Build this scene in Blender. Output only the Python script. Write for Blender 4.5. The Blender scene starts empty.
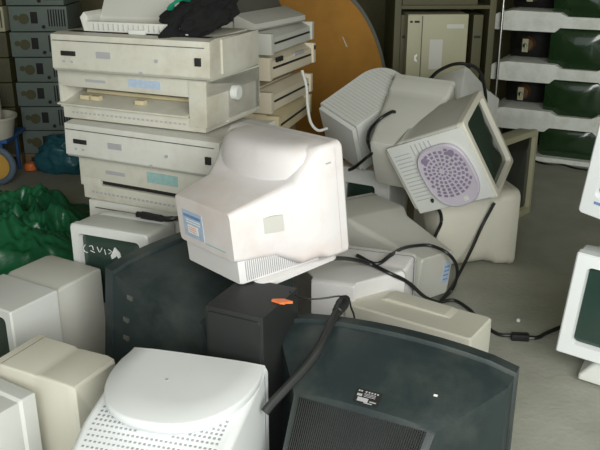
import bpy, bmesh, math, random
from mathutils import Vector, Matrix, Euler
random.seed(7)
C = bpy.context.scene.collection
R = math.radians
PI = math.pi

# ------------------------------------------------------------------ materials
def mat(name, col, rough=.5, var=.08, scale=6, dirt=None, damt=.35, dscale=3, metal=0, bump=0, bscale=60, spec=.5, coat=0):
    m = bpy.data.materials.new(name); m.use_nodes = True
    nt = m.node_tree; b = nt.nodes['Principled BSDF']
    b.inputs['Roughness'].default_value = rough
    b.inputs['Metallic'].default_value = metal
    b.inputs['Specular IOR Level'].default_value = spec
    b.inputs['Coat Weight'].default_value = coat
    tc = nt.nodes.new('ShaderNodeTexCoord')
    n = nt.nodes.new('ShaderNodeTexNoise'); n.inputs['Scale'].default_value = scale; n.inputs['Detail'].default_value = 5
    nt.links.new(tc.outputs['Object'], n.inputs['Vector'])
    r = nt.nodes.new('ShaderNodeValToRGB')
    r.color_ramp.elements[0].position = .3; r.color_ramp.elements[1].position = .7
    r.color_ramp.elements[0].color = tuple(c*(1-var) for c in col) + (1,)
    r.color_ramp.elements[1].color = tuple(min(1, c*(1+var)) for c in col) + (1,)
    nt.links.new(n.outputs['Fac'], r.inputs['Fac'])
    out = r.outputs['Color']
    if dirt:
        n2 = nt.nodes.new('ShaderNodeTexNoise'); n2.inputs['Scale'].default_value = dscale; n2.inputs['Detail'].default_value = 8; n2.inputs['Roughness'].default_value = .65
        nt.links.new(tc.outputs['Object'], n2.inputs['Vector'])
        r2 = nt.nodes.new('ShaderNodeValToRGB'); r2.color_ramp.elements[0].position = .45; r2.color_ramp.elements[1].position = .75
        r2.color_ramp.elements[0].color = (0,0,0,1); r2.color_ramp.elements[1].color = (damt,damt,damt,1)
        nt.links.new(n2.outputs['Fac'], r2.inputs['Fac'])
        mx = nt.nodes.new('ShaderNodeMixRGB'); mx.inputs['Color2'].default_value = tuple(dirt) + (1,)
        nt.links.new(r2.outputs['Color'], mx.inputs['Fac']); nt.links.new(out, mx.inputs['Color1'])
        out = mx.outputs['Color']
    nt.links.new(out, b.inputs['Base Color'])
    if bump:
        n3 = nt.nodes.new('ShaderNodeTexNoise'); n3.inputs['Scale'].default_value = bscale; n3.inputs['Detail'].default_value = 4
        nt.links.new(tc.outputs['Object'], n3.inputs['Vector'])
        bp = nt.nodes.new('ShaderNodeBump'); bp.inputs['Strength'].default_value = bump; bp.inputs['Distance'].default_value = .01
        nt.links.new(n3.outputs['Fac'], bp.inputs['Height']); nt.links.new(bp.outputs['Normal'], b.inputs['Normal'])
    return m

M = dict(
    white   = mat('white plastic', (.75,.74,.74), .45, .03, dirt=(.62,.48,.40), damt=.25, dscale=2.5),
    stained = mat('stained white plastic', (.74,.715,.72), .45, .03, dirt=(.58,.42,.34), damt=.55, dscale=4.2),
    paper   = mat('bright white plastic', (.78,.81,.82), .4, .02),
    pale    = mat('pale grey plastic', (.66,.68,.66), .5, .04, dirt=(.45,.42,.33), damt=.3),
    beige   = mat('beige plastic', (.66,.645,.56), .5, .05, dirt=(.46,.41,.30), damt=.35),
    cream   = mat('yellowed cream plastic', (.66,.60,.47), .5, .05, dirt=(.5,.42,.28), damt=.3),
    grey    = mat('warm grey plastic', (.56,.56,.52), .5, .05, dirt=(.36,.33,.26), damt=.4),
    prn     = mat('printer beige plastic', (.60,.59,.52), .5, .06, dirt=(.36,.32,.22), damt=.6, dscale=5),
    prnw    = mat('printer pale plastic', (.64,.64,.60), .5, .05, dirt=(.40,.37,.29), damt=.5, dscale=5),
    yellow  = mat('aged yellow plastic', (.60,.52,.34), .55, .07, dirt=(.4,.32,.18), damt=.5),
    black   = mat('black television plastic', (.022,.034,.036), .42, .15, dirt=(.085,.095,.085), damt=.7, dscale=4, bump=.05, bscale=150),
    blackm  = mat('matt black plastic', (.016,.018,.018), .6, .1, dirt=(.05,.05,.045), damt=.4),
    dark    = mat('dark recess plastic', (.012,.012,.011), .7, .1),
    hole    = mat('grey brown slot plastic', (.09,.085,.07), .7, .1),
    rubber  = mat('black cable rubber', (.012,.013,.013), .45, .1),
    screen  = mat('dark green grey screen glass', (.024,.044,.034), .12, .1, coat=.5),
    screeng = mat('grey green screen glass', (.028,.055,.045), .14, .1, coat=.5),
    screenb = mat('near black screen glass', (.010,.014,.012), .15, .1, coat=.5),
    tube    = mat('dark green picture tube glass', (.016,.042,.015), .16, .15, coat=.6),
    foam    = mat('dusty white foam', (.80,.83,.78), .9, .05, dirt=(.45,.45,.37), damt=.5, dscale=9, bump=.3, bscale=90),
    copper  = mat('copper winding', (.10,.05,.02), .5, .2, metal=.3),
    board   = mat('orange brown varnished board', (.36,.17,.025), .6, .12, scale=2.5, dirt=(.16,.08,.014), damt=.5, spec=.15),
    rim     = mat('dark green rim', (.035,.04,.022), .5),
    pcase   = mat('blue grey painted steel', (.15,.19,.175), .5, .08, dirt=(.07,.09,.05), damt=.6),
    olive   = mat('olive steel casing', (.085,.08,.034), .6, .1, dirt=(.035,.04,.016), damt=.6),
    cpu     = mat('khaki beige casing', (.42,.41,.28), .5, .05, dirt=(.25,.24,.14), damt=.4),
    metal   = mat('bright metal', (.7,.7,.68), .25, .05, metal=1),
    steel   = mat('highlight grey metal', (.3,.3,.28), .4, .05, metal=.8),  # used only for the imitated highlights on the black television
    lilac   = mat('lilac grey plastic', (.54,.50,.58), .45, .06, dirt=(.42,.39,.46), damt=.4, dscale=20),
    lilacd  = mat('dark lilac recess', (.24,.20,.29), .6, .1),
    blue    = mat('blue print', (.16,.27,.50), .5, .2, scale=40),
    lblue   = mat('pale blue sticker', (.42,.52,.66), .5, .1, scale=60),
    teal    = mat('teal badge', (.30,.48,.47), .5, .1, scale=60),
    sticker = mat('white sticker', (.85,.86,.85), .5, .05),
    ink     = mat('grey printed ink', (.40,.40,.42), .6, .1),
    orange  = mat('orange plastic', (.80,.20,.05), .45, .1),
    tarp    = mat('green tarpaulin', (.015,.13,.055), .28, .25, scale=5, bump=.2, bscale=30),
    tealbag = mat('teal blue plastic bag', (.02,.11,.14), .4, .2, bump=.3, bscale=12),
    bluep   = mat('blue painted metal', (.03,.12,.35), .4, .1),
    tyre    = mat('blue grey rubber', (.12,.17,.23), .6, .1),
    hub     = mat('yellow hub plastic', (.62,.36,.07), .5, .1),
    cloth   = mat('black cloth', (.004,.005,.005), 1, .2, bump=.5, bscale=40),
    green   = mat('emerald plastic strap', (.01,.28,.16), .4, .1),
    cardb   = mat('brown cardboard', (.22,.16,.09), .8, .1),
)

def floor_mat():
    m = bpy.data.materials.new('stained concrete'); m.use_nodes = True
    nt = m.node_tree; b = nt.nodes['Principled BSDF']; b.inputs['Roughness'].default_value = .75
    tc = nt.nodes.new('ShaderNodeTexCoord')
    n = nt.nodes.new('ShaderNodeTexNoise'); n.inputs['Scale'].default_value = 1.6; n.inputs['Detail'].default_value = 9; n.inputs['Roughness'].default_value = .62
    nt.links.new(tc.outputs['Object'], n.inputs['Vector'])
    r = nt.nodes.new('ShaderNodeValToRGB'); r.color_ramp.elements[0].position = .32; r.color_ramp.elements[1].position = .68
    r.color_ramp.elements[0].color = (.29,.295,.25,1); r.color_ramp.elements[1].color = (.45,.455,.395,1)
    e = r.color_ramp.elements.new(.5); e.color = (.37,.375,.322,1)
    nt.links.new(n.outputs['Fac'], r.inputs['Fac']); nt.links.new(r.outputs['Color'], b.inputs['Base Color'])
    n2 = nt.nodes.new('ShaderNodeTexNoise'); n2.inputs['Scale'].default_value = 45; n2.inputs['Detail'].default_value = 6
    nt.links.new(tc.outputs['Object'], n2.inputs['Vector'])
    bp = nt.nodes.new('ShaderNodeBump'); bp.inputs['Strength'].default_value = .25; bp.inputs['Distance'].default_value = .01
    nt.links.new(n2.outputs['Fac'], bp.inputs['Height']); nt.links.new(bp.outputs['Normal'], b.inputs['Normal'])
    return m

# ------------------------------------------------------------------ mesh helpers
def obj(name, bm, m, parent=None, loc=None, rot=None, smooth=35, label=None):
    me = bpy.data.meshes.new(name)
    bmesh.ops.recalc_face_normals(bm, faces=bm.faces)
    for e in bm.edges:
        e.smooth = not (len(e.link_faces) == 2 and e.calc_face_angle(0) > R(smooth))
    for f in bm.faces: f.smooth = True
    bm.to_mesh(me); bm.free()
    ms = m if isinstance(m, (list, tuple)) else [m]
    for x in ms: me.materials.append(M[x] if isinstance(x, str) else x)
    o = bpy.data.objects.new(name, me); C.objects.link(o)
    if parent: o.parent = parent
    if loc: o.location = loc
    if rot: o.rotation_euler = rot
    if label: o['label'] = label
    return o

def thing(name, label, cat, loc=(0,0,0), rot=(0,0,0), group=None):
    o = bpy.data.objects.new(name, None); C.objects.link(o)
    o.location = loc
    o.rotation_euler = rot if isinstance(rot, (tuple, list)) else (0,0,rot)
    o['label'] = label; o['category'] = cat
    if group: o['group'] = group
    return o

def tag(o, label, cat, group=None):
    o['label'] = label; o['category'] = cat
    if group: o['group'] = group
    return o

def struct(name, bm, m):
    o = obj(name, bm, m); o['kind'] = 'structure'; return o

def B(): return bmesh.new()

def ring_rr(fn, cx, cy, w, h, r, k=4):
    """rounded rectangle points mapped by fn(u,v)"""
    r = min(r, w/2*.999, h/2*.999); pts = []
    for qx, qy, a0 in ((1,1,0), (-1,1,90), (-1,-1,180), (1,-1,270)):
        for i in range(k+1):
            a = R(a0 + 90*i/k)
            pts.append(fn(cx + qx*(w/2-r) + r*math.cos(a), cy + qy*(h/2-r) + r*math.sin(a)))
    return pts

def loft(bm, rings, cap0=True, cap1=True, mi=0):
    vs = [[bm.verts.new(p) for p in rg] for rg in rings]
    n = len(vs[0]); fs = []
    for a, b in zip(vs, vs[1:]):
        for i in range(n):
            j = (i+1) % n
            try: fs.append(bm.faces.new((a[i], a[j], b[j], b[i])))
            except ValueError: pass
    if cap0: fs.append(bm.faces.new(vs[0]))
    if cap1: fs.append(bm.faces.new(vs[-1][::-1]))
    for f in fs: f.material_index = mi
    return bm

def sy(bm, secs, mi=0, cap0=True, cap1=True, k=4):
    """sections along y: (y, cx, cz, w, h, r)"""
    return loft(bm, [ring_rr((lambda u, v, y=s[0]: (u, y, v)), s[1], s[2], s[3], s[4], s[5], k) for s in secs], cap0, cap1, mi)

def sz(bm, secs, mi=0, cap0=True, cap1=True, k=4):
    """sections along z: (z, cx, cy, w, d, r)"""
    return loft(bm, [ring_rr((lambda u, v, z=s[0]: (u, v, z)), s[1], s[2], s[3], s[4], s[5], k) for s in secs], cap0, cap1, mi)

def box(bm, x0, x1, y0, y1, z0, z1, bev=0, seg=2, mi=0):
    t = bmesh.new()
    r = bmesh.ops.create_cube(t, size=1)
    for v in t.verts:
        v.co = Vector((x0+(v.co.x+.5)*(x1-x0), y0+(v.co.y+.5)*(y1-y0), z0+(v.co.z+.5)*(z1-z0)))
    if bev: bmesh.ops.bevel(t, geom=list(t.edges), offset=bev, segments=seg, affect='EDGES', profile=.7)
    add(bm, t, mi)
    return bm

def prism(bm, pts, axis, a, b, bev=0, mi=0):
    """polygon pts (u,v) extruded along axis from a to b.  x:(y,z) y:(x,z) z:(x,y)"""
    t = bmesh.new()
    f = {'x': lambda u, v, w: (w, u, v), 'y': lambda u, v, w: (u, w, v), 'z': lambda u, v, w: (u, v, w)}[axis]
    v0 = [t.verts.new(f(u, v, a)) for u, v in pts]; v1 = [t.verts.new(f(u, v, b)) for u, v in pts]
    t.faces.new(v0); t.faces.new(v1[::-1])
    for i in range(len(pts)):
        j = (i+1) % len(pts); t.faces.new((v0[i], v1[i], v1[j], v0[j]))
    if bev: bmesh.ops.bevel(t, geom=list(t.edges), offset=bev, segments=2, affect='EDGES', profile=.7)
    add(bm, t, mi); return bm

def add(bm, t, mi=0, mx=None):
    if mx is not None: bmesh.ops.transform(t, matrix=mx, verts=t.verts)
    mp = {v: bm.verts.new(v.co) for v in t.verts}
    for f in t.faces:
        try:
            g = bm.faces.new([mp[v] for v in f.verts]); g.material_index = mi
        except ValueError: pass
    t.free(); return bm

def cyl(bm, p, axis, r, l, n=24, r2=None, bev=0, mi=0):
    t = bmesh.new()
    bmesh.ops.create_cone(t, cap_ends=True, segments=n, radius1=r, radius2=r if r2 is None else r2, depth=l)
    if bev: bmesh.ops.bevel(t, geom=[e for e in t.edges if len(e.link_faces) == 2 and e.calc_face_angle(0) > 1], offset=bev, segments=2, affect='EDGES')
    q = Vector((0,0,1)).rotation_difference(Vector(axis).normalized())
    add(bm, t, mi, Matrix.Translation(Vector(p)) @ q.to_matrix().to_4x4())
    return bm

def spline(pts, n=8):
    P = [Vector(p) for p in pts]; P = [2*P[0]-P[1]] + P + [2*P[-1]-P[-2]]; out = []
    for i in range(1, len(P)-2):
        a, b, c, d = P[i-1:i+3]
        for k in range(n):
            t = k/n
            out.append(.5*((2*b) + (c-a)*t + (2*a-5*b+4*c-d)*t*t + (3*b-a-3*c+d)*t**3))
    out.append(P[-2]); return out

def tube(bm, pts, r, n=8, seg=8, mi=0, flat=1):
    P = spline(pts, n); rings = []; up = Vector((0,0,1))
    for i, p in enumerate(P):
        t = (P[min(i+1, len(P)-1)] - P[max(i-1, 0)]).normalized()
        s = t.cross(up)
        if s.length < .05: s = t.cross(Vector((1,0,0)))
        s.normalize(); u = s.cross(t)
        rr = r[min(i*len(r)//len(P), len(r)-1)] if isinstance(r, (list, tuple)) else r
        rings.append([p + s*rr*math.cos(2*PI*k/seg) + u*rr*flat*math.sin(2*PI*k/seg) for k in range(seg)])
    return loft(bm, rings, mi=mi)

def screen_bm(w, h, cx, cz, y, bulge, r=.02, n=8):
    """bulged glass: rings shrinking towards the middle"""
    bm = B(); rings = []
    for i in range(n+1):
        t = 1 - i/n*.98
        rings.append(ring_rr((lambda u, v, yy=y - bulge*(1-t*t): (u, yy, v)), cx, cz, w*t, h*t, r*t + .0001, 4))
    return loft(bm, rings, cap0=False)

def strips(bm, n, a, b, fn):
    """n boxes spaced from a to b, fn(bm, t)"""
    for i in range(n): fn(bm, a + (b-a)*(i+.5)/n)
    return bm

# ------------------------------------------------------------------ cathode ray monitors
def crt(label, loc, rot, w=.38, h=.36, d=.38, shell=.14, wr=.26, zt=.30, zb=.04, body='beige', bez=None,
        scr=True, marg=.035, chin=.055, base=True, r=.015, vents='top', name='crt_monitor', cat='monitor', group=None,
        rear_r=.02, mid=.35, button=True, screenm='screen', yb=.03, bulge=.012, lean=0):
    t = thing(name, label, cat, loc, rot, group)
    bez = bez or body
    bm = B(); zc = h/2
    zm_t = h + (zt-h)*mid; zm_b = 0 + zb*mid; wm = w + (wr-w)*mid
    secs = [(yb, 0, zc, w*.985, h*.985, r), (shell*.9, 0, zc, w*.97, h*.97, r), (shell, 0, zc, w*.95, h*.95, r*1.3),
            (shell + (d-shell)*.12, 0, (zm_t+zm_b)/2, wm, zm_t-zm_b, r*2),
            (d-.03, 0, (zt+zb)/2, wr*1.01, (zt-zb)*1.01, rear_r), (d-.006, 0, (zt+zb)/2, wr*.985, (zt-zb)*.985, rear_r),
            (d, 0, (zt+zb)/2, wr*.94, (zt-zb)*.93, rear_r)]
    sy(bm, secs, cap0=False)
    obj('housing', bm, body, t)
    ow, oh = w-2*marg, h-marg-chin; oz = chin + oh/2
    bm = B()
    sy(bm, [(yb+.002, 0, zc, w, h, r), (.006, 0, zc, w, h, r), (0, 0, zc, w-.01, h-.01, r*.8), (-.001, 0, oz, ow+.012, oh+.012, .018),
            (.018, 0, oz, ow, oh, .014), (.03, 0, oz, ow, oh, .014)], cap0=False, cap1=False)
    obj('bezel', bm, bez, t)
    if scr:
        obj('screen', screen_bm(ow-.001, oh-.001, 0, oz, .02, bulge), screenm, t)
    if button:
        bm = B(); cyl(bm, (w*.36, -.002, chin*.45), (0,1,0), .008, .008); obj('power_button', bm, 'grey', t)
    if vents == 'top':
        bm = B()
        a, b = shell + (d-shell)*.25, d-.05
        def f(bm, y):
            k = (y-shell)/(d-shell); zz = zm_t + (zt-zm_t)*max(0, (k-.12)/.88); ww = (wm+(wr-wm)*k)*.62
            box(bm, -ww/2, ww/2, y-.0022, y+.0022, zz-.004, zz+.0012)
        strips(bm, 12, a, b, f); obj('vent_slots', bm, 'hole', t)
    if vents == 'rear' or vents == 'top':
        bm = B()
        strips(bm, 9, -wr*.3, wr*.3, lambda bm, x: box(bm, x-.002, x+.002, d-.003, d+.0012, zb+.02, zb+(zt-zb)*.35))
        obj('rear_slots', bm, 'hole', t)
    if base:
        bm = B()
        sz(bm, [(-.075, 0, d*.42, .25, .24, .11), (-.068, 0, d*.42, .25, .24, .11), (-.05, 0, d*.42, .15, .15, .07), (-.02, 0, d*.42, .15, .15, .07), (zb*.6+.01, 0, d*.42, .2, .2, .09)], k=8)
        obj('swivel_base', bm, body, t)
    return t

def side_grill(t, w, y0, y1, z0, z1, n, m='hole', sx=-1):
    bm = B(); x = sx*w/2
    strips(bm, n, y0, y1, lambda bm, y: box(bm, x-.001, x+.001, y-.0016, y+.0016, z0, z1))
    return obj('side_vent', bm, m, t)

# ------------------------------------------------------------------ the setting
bm = B(); box(bm, -2.8, 3.4, -1.2, 6.6, -.1, 0); struct('floor', bm, floor_mat())
wallm = mat('dark plaster', (.16,.15,.085), .85, .12, scale=2, dirt=(.08,.075,.03), damt=.6)
bm = B(); box(bm, -2.9, 3.5, 6.6, 6.7, 0, 3.1); struct('wall_back', bm, wallm)
bm = B(); box(bm, -2.9, -2.8, -1.2, 6.6, 0, 3.1); struct('wall_left', bm, wallm)
bm = B(); box(bm, 3.4, 3.5, -1.2, 6.6, 0, 3.1); struct('wall_right', bm, wallm)
bm = B(); box(bm, -2.9, 3.5, -1.2, 6.7, 3.1, 3.2); struct('ceiling', bm, wallm)

# ------------------------------------------------------------------ big black televisions
def television(label, loc, yaw, w, h, d, hr, wr, shell=.10, perf=True):
    t = thing('television', label, 'television', loc, (0,0,yaw))
    bm = B(); zb = .05
    # bowed front rim
    def ring(y, w_, z0, z1, bow, r=.02, n=10):
        pts = []
        for i in range(n+1):
            u = -1 + 2*i/n; pts.append((u*w_/2, y, z0))
        for i in range(n+1):
            u = 1 - 2*i/n; pts.append((u*w_/2, y, z1 + bow*(1-u*u)))
        return pts
    bw = .022
    loft(bm, [ring(.0, w-.02, .01, h-.03, bw), ring(.004, w, 0, h-.02, bw), ring(.04, w, 0, h-.02, bw), ring(.045, w-.02, .01, h-.03, bw)])
    obj('bezel', bm, 'black', t)
    bm = B()
    loft(bm, [ring(.04, w-.024, .012, h-.034, bw), ring(shell, w-.04, .015, h-.045, bw), ring(d*.86, wr, zb, hr+.004, .006), ring(d*.94, wr*.97, zb, hr-.02, .006), ring(d, wr*.86, zb+.02, hr-.10, .0)], cap0=False)
    obj('housing', bm, 'black', t)
    obj('screen', screen_bm(w-.10, h-.14, 0, h/2-.005, -.002, .012), 'screenb', t)
    return t, wr, d, hr

# ------------------------------------------------------------------ lights and camera
def area(name, loc, rot, sx, sy_, energy, col):
    l = bpy.data.lights.new(name, 'AREA'); l.shape = 'RECTANGLE'; l.size = sx; l.size_y = sy_; l.energy = energy; l.color = col
    o = bpy.data.objects.new(name, l); C.objects.link(o); o.location = loc; o.rotation_euler = rot; return o
area('doorway_daylight', (.7, -1.05, 1.95), (R(76), 0, R(6)), 3.6, 2.0, 158, (1.0,1.0,.94))

w = bpy.data.worlds.new('sky'); bpy.context.scene.world = w; w.use_nodes = True
bg = w.node_tree.nodes['Background']; bg.inputs['Color'].default_value = (.9,.97,1,1); bg.inputs['Strength'].default_value = 1.0

cam = bpy.data.cameras.new('camera'); co = bpy.data.objects.new('camera', cam); C.objects.link(co)
cam.sensor_width = 36; cam.lens = 36*790/600; co.location = (0,0,1.55); co.rotation_euler = (R(90-20.5), 0, 0)
bpy.context.scene.camera = co
vs = bpy.context.scene.view_settings
vs.view_transform = 'Standard'; vs.look = 'None'; vs.gamma = 1; vs.exposure = 0; vs.use_curve_mapping = False

# ------------------------------------------------------------------ domed monitors (round lobe over a lower neck)
def domed(label, loc, rot, w, h, d, wr, zr0, zr1, lobe, body='white', perf=True, foot=True, flat=.12, group=None, lz=None, prof=None, xs=1.0, secs=None, y0=.05):
    t = thing('crt_monitor', label, 'monitor', loc, rot, group)
    bm = B(); zc = h/2
    sy(bm, secs or [(.03, 0, zc, w*.99, h*.99, .016), (.08, 0, zc, w*.985, h*.985, .02), (.105, 0, zc-.004, w*.96, h*.955, .04),
            (.165, 0, (zr1+.052+.004)/2, w*.90, zr1+.052-.004, .03), (d*.62, 0, (zr0*.7+zr1)/2+.012, wr*1.12, zr1-zr0*.7+.024, .022),
            (d-.012, 0, (zr0+zr1)/2, wr, zr1-zr0, .014), (d, 0, (zr0+zr1)/2, wr*.97, (zr1-zr0)*.95, .014)], cap0=False, k=5)
    # the lobe
    def dring(z, s, dy=0):
        pts = [(w*.485*s, y0, z)]
        n = 26
        for i in range(n+1):
            a = PI*i/n; ca, sa = math.cos(a), math.sin(a)
            x = w*.485*s*(1+(xs-1)*abs(sa)**.5)*math.copysign(abs(ca)**.85, ca); y = flat + (lobe*s + dy - flat)*(abs(sa)**.9)
            pts.append((x, y, z))
        pts.append((-w*.485*s, y0, z)); return pts
    z0 = lz if lz is not None else zr1-.03
    prof = prof or [(-.13,.99),(-.10,1.0),(-.075,.99),(-.045,.965),(-.022,.92),(-.009,.85),(-.002,.72),(0,.5)]
    loft(bm, [dring(h+q[0], q[1], q[2] if len(q) > 2 else 0) for q in prof])
    obj('housing', bm, body, t, smooth=50)
    ow, oh, oz = w-.07, h-.09, h/2+.012
    bm = B()
    sy(bm, [(.034, 0, zc, w, h, .022), (.008, 0, zc, w, h, .022), (0, 0, zc, w-.012, h-.012, .02), (-.001, 0, oz, ow+.012, oh+.012, .018),
            (.018, 0, oz, ow, oh, .014), (.03, 0, oz, ow, oh, .014)], cap0=False, cap1=False)
    obj('bezel', bm, body, t)
    obj('screen', screen_bm(ow-.001, oh-.001, 0, oz, .02, .012), 'screen', t)
    return t

# hero: white monitor lying tilted on top of the heap
H = domed('large white monitor with blue rear sticker lying tilted on top of the heap', (.004,2.465,.598), (R(-4.2),R(2.7),R(128.9)),
          .490, .362, .366, .311, .058, .216, .195, 'stained', flat=.07)
bm = B(); sy(bm, [(.08, 0, .025, .37, .085, .006), (.342, 0, .025, .296, .085, .006), (.352, 0, .025, .286, .08, .006)])
lo = obj('lower_grille_box', bm, 'white', H)
bm = B()
for i in range(34):
    k = i/33; y = .105 + .225*k; x = -(.185 + (.148-.185)*((y-.08)/.262)) - .0006
    box(bm, x-.0010, x+.003, y-.0013, y+.0013, -.008, .055)
obj('grille_slots', bm, 'ink', lo, label='grey vertical cooling slots')
bm = B(); sz(bm, [(-.040, 0, .15, .36, .32, .03), (-.026, 0, .15, .36, .32, .03), (-.022, 0, .15, .35, .31, .03), (-.018, 0, .15, .3, .28, .03), (.0, 0, .16, .28, .26, .03)], k=4)
obj('swivel_base', bm, 'white', H)
bm = B(); box(bm, .005, .118, .3655, .3672, .085, .172, mi=0); box(bm, .035, .095, .3668, .3676, .098, .125, mi=1); box(bm, .012, .112, .3668, .3676, .150, .160, mi=2)
for z in (.132, .140): box(bm, .02, .10, .3668, .3676, z, z+.003, mi=1)
for z in (.103,.110,.117): box(bm, .045, .09, .3674, .3680, z, z+.002, mi=3)
obj('rating_sticker', bm, ['lblue','sticker','blue','orange'], H, label='pale blue rating sticker with print')
bm = B(); box(bm, -.11, 0, .3655, .3668, .082, .085); obj('sticker_strip', bm, 'teal', H)
# grey stamp on the side wall
def on_side(y, z, wdt, hgt, m, name, lab=None):
    k = (y-.17)/(.366*.75-.17); k = max(0, min(1, k)); x = -(.455*.92/2 + (.311*1.05/2 - .455*.92/2)*k)
    dx = (.455*.92/2 - .311*1.05/2)/(.366*.75-.17)
    bm = B(); prism(bm, [(x-.0012 - dx*wdt/2*1, y-wdt/2), (x-.0012 + dx*wdt/2, y+wdt/2), (x+.004 + dx*wdt/2, y+wdt/2), (x+.004 - dx*wdt/2, y-wdt/2)], 'z', z-hgt/2, z+hgt/2)
    return obj(name, bm, m, H, label=lab)
on_side(.235, .150, .055, .05, 'grey', 'stamp', 'grey stamped mark')
bm = B(); box(bm, -.2432, -.236, .050, .070, .302, .306); obj('logo', bm, 'ink', H)

# M13 : bright white monitor at the bottom of the picture
N = domed('bright white monitor with half-round top lobe and perforated back, in front of the black box', (-.281,1.935,.078), (0,0,R(165)),
          .405, .363, .52, .40, .03, .20, .335, 'paper', flat=.03, xs=1.10, y0=.008,
          prof=[(-.06,.90,-.02),(-.040,.965,-.005),(-.022,.995),(-.012,1.0),(-.003,.995),(0,.98),(.003,.7),(.004,.3)],
          secs=[(.03, 0, .18, .400, .355, .016), (.10, 0, .175, .405, .345, .016), (.30, 0, .160, .400, .300, .02), (.46, 0, .13, .385, .215, .025), (.50, 0, .12, .36, .17, .02)])
bm = B()
for j in range(13):
    for i in range(27):
        x = -.165 + .33*i/26; y = .20 + .0145*j
        zt_ = .3475 + (.310-.3475)*(y-.10)/.20 if y < .30 else .310 + (.2375-.310)*(y-.30)/.16
        lobe_y = .03 + .305*(max(0, 1-abs(x/.215)**2.2))**.45
        if y < lobe_y - .03: continue
        box(bm, x-.0032, x+.0032, y-.0042, y+.0042, zt_-.008, zt_+.0008)
obj('perforations', bm, 'ink', N, label='grid of small grey vent holes')
bm = B(); sz(bm, [(-.07, 0, .17, .26, .26, .12), (-.06, 0, .17, .26, .26, .12), (-.045, 0, .17, .16, .16, .07), (.03, 0, .17, .18, .18, .08)], k=8)
obj('swivel_base', bm, 'paper', N)
bm = B(); cyl(bm, (.03, .15, .3675), (0,0,1), .004, .002); obj('rear_screw', bm, 'ink', N)

# ------------------------------------------------------------------ televisions
def tv(label, loc, yaw, w, h, secs, bow=.02, tilt=0):
    t = thing('television', label, 'television', loc, (R(tilt),0,R(yaw)))
    def ring(y, w_, z0, z1, bw, n=10, r=.018):
        pts = [(-w_/2, y, z0), (-w_/6, y, z0), (w_/6, y, z0), (w_/2, y, z0)]
        pts += [(w_/2, y, z0+(z1-z0)*.5)]
        for i in range(n+1):
            u = 1 - 2*i/n
            e = abs(u)**8
            pts.append((u*w_/2, y, z1 + bw*(1-u*u) - r*.5*e))
        pts += [(-w_/2, y, z0+(z1-z0)*.5)]
        return pts
    bm = B()
    loft(bm, [ring(.0, w-.02, .008, h-.008, bow), ring(.006, w, 0, h, bow), ring(.042, w, 0, h, bow), ring(.046, w-.016, .008, h-.01, bow)])
    obj('bezel', bm, 'black', t)
    bm = B()
    loft(bm, [ring(*s) for s in secs])
    obj('housing', bm, 'black', t, smooth=22)
    obj('screen', screen_bm(w-.10, h-.13, 0, h/2-.005, -.001, .012), 'screenb', t)
    bm = B(); sz(bm, [(.0, 0, secs[0][0]+.16, w*.6, .22, .03), (.02, 0, secs[0][0]+.16, w*.58, .2, .03)]); obj('foot', bm, 'blackm', t)
    return t
T3 = tv('large black television seen from behind with rating label, lower right front', (.279,1.995,0), 153.5, .688, .470,
        [(.04,.678,.010,.461,.028), (.09,.668,.015,.450,.026), (.262,.40,.03,.378,.008), (.268,.395,.03,.372,.006), (.40,.35,.05,.235,.004), (.43,.31,.06,.17,.0)], bow=.030)
# fine ribs over the sloping lower back
bm = B()
for i in range(60):
    k = (i+.5)/60; x = -.185 + .37*k
    s = Vector((x*.97, .274, .366+.006)); e = Vector((x*.88, .395, .242+.004))
    dd = (e-s).normalized(); n_ = Vector((0, .74, .67)).normalized()
    a = s - n_*.004; tb = bmesh.new(); bmesh.ops.create_cube(tb, size=1)
    L = (e-s).length
    mx = Matrix.Translation((s+e)/2) @ Vector((0,1,0)).rotation_difference(dd).to_matrix().to_4x4() @ Matrix.Diagonal((.0028, L, .006, 1))
    add(bm, tb, 0, mx)
obj('vent_ribs', bm, 'blackm', T3)
# label : thin plate on the top slope.  slope runs from (y .09,z .437+bow) to (y .262,z .376)
LABP = bm = B()
box(bm, -.030, .030, -.021, .021, 0, .0010, mi=0)
FN = {'P':['111','101','111','100','100'],'H':['101','101','111','101','101'],'I':['1','1','1','1','1'],'L':['100','100','100','100','111'],'S':['111','100','111','001','111']}
for x in (-.024,-.018,-.007,.000,.007,.014,.021): box(bm, x-.002, x+.0022, .0125, .0165, .001, .0014, mi=1)
box(bm, -.022, .004, -.016, -.004, .001, .0013, mi=1); box(bm, -.026, -.014, -.001, .006, .001, .0013, mi=1)
for z in (-.0, .004, .008): box(bm, -.010, .018, z, z+.0015, .001, .0013, mi=1)
box(bm, .008, .024, -.013, -.010, .001, .0013, mi=1); box(bm, -.004, .016, -.019, -.0165, .001, .0013, mi=1)
plate = obj('rating_label', bm, ['dark','ink'], T3, label='black rating label with rows of white print')
plate.location = (-.004, .236, .4005); plate.rotation_euler = (R(27.6), 0, R(180)); plate.scale = (1.15,1.0,1)
bm = B(); box(bm, -.005, .005, -.003, .003, 0, .0012); q = obj('sticker_scrap', bm, 'sticker', T3, label='tiny white sticker scrap')
q.location = (-.17, .181, .4225); q.rotation_euler = (R(-27.6), 0, 0)

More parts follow.
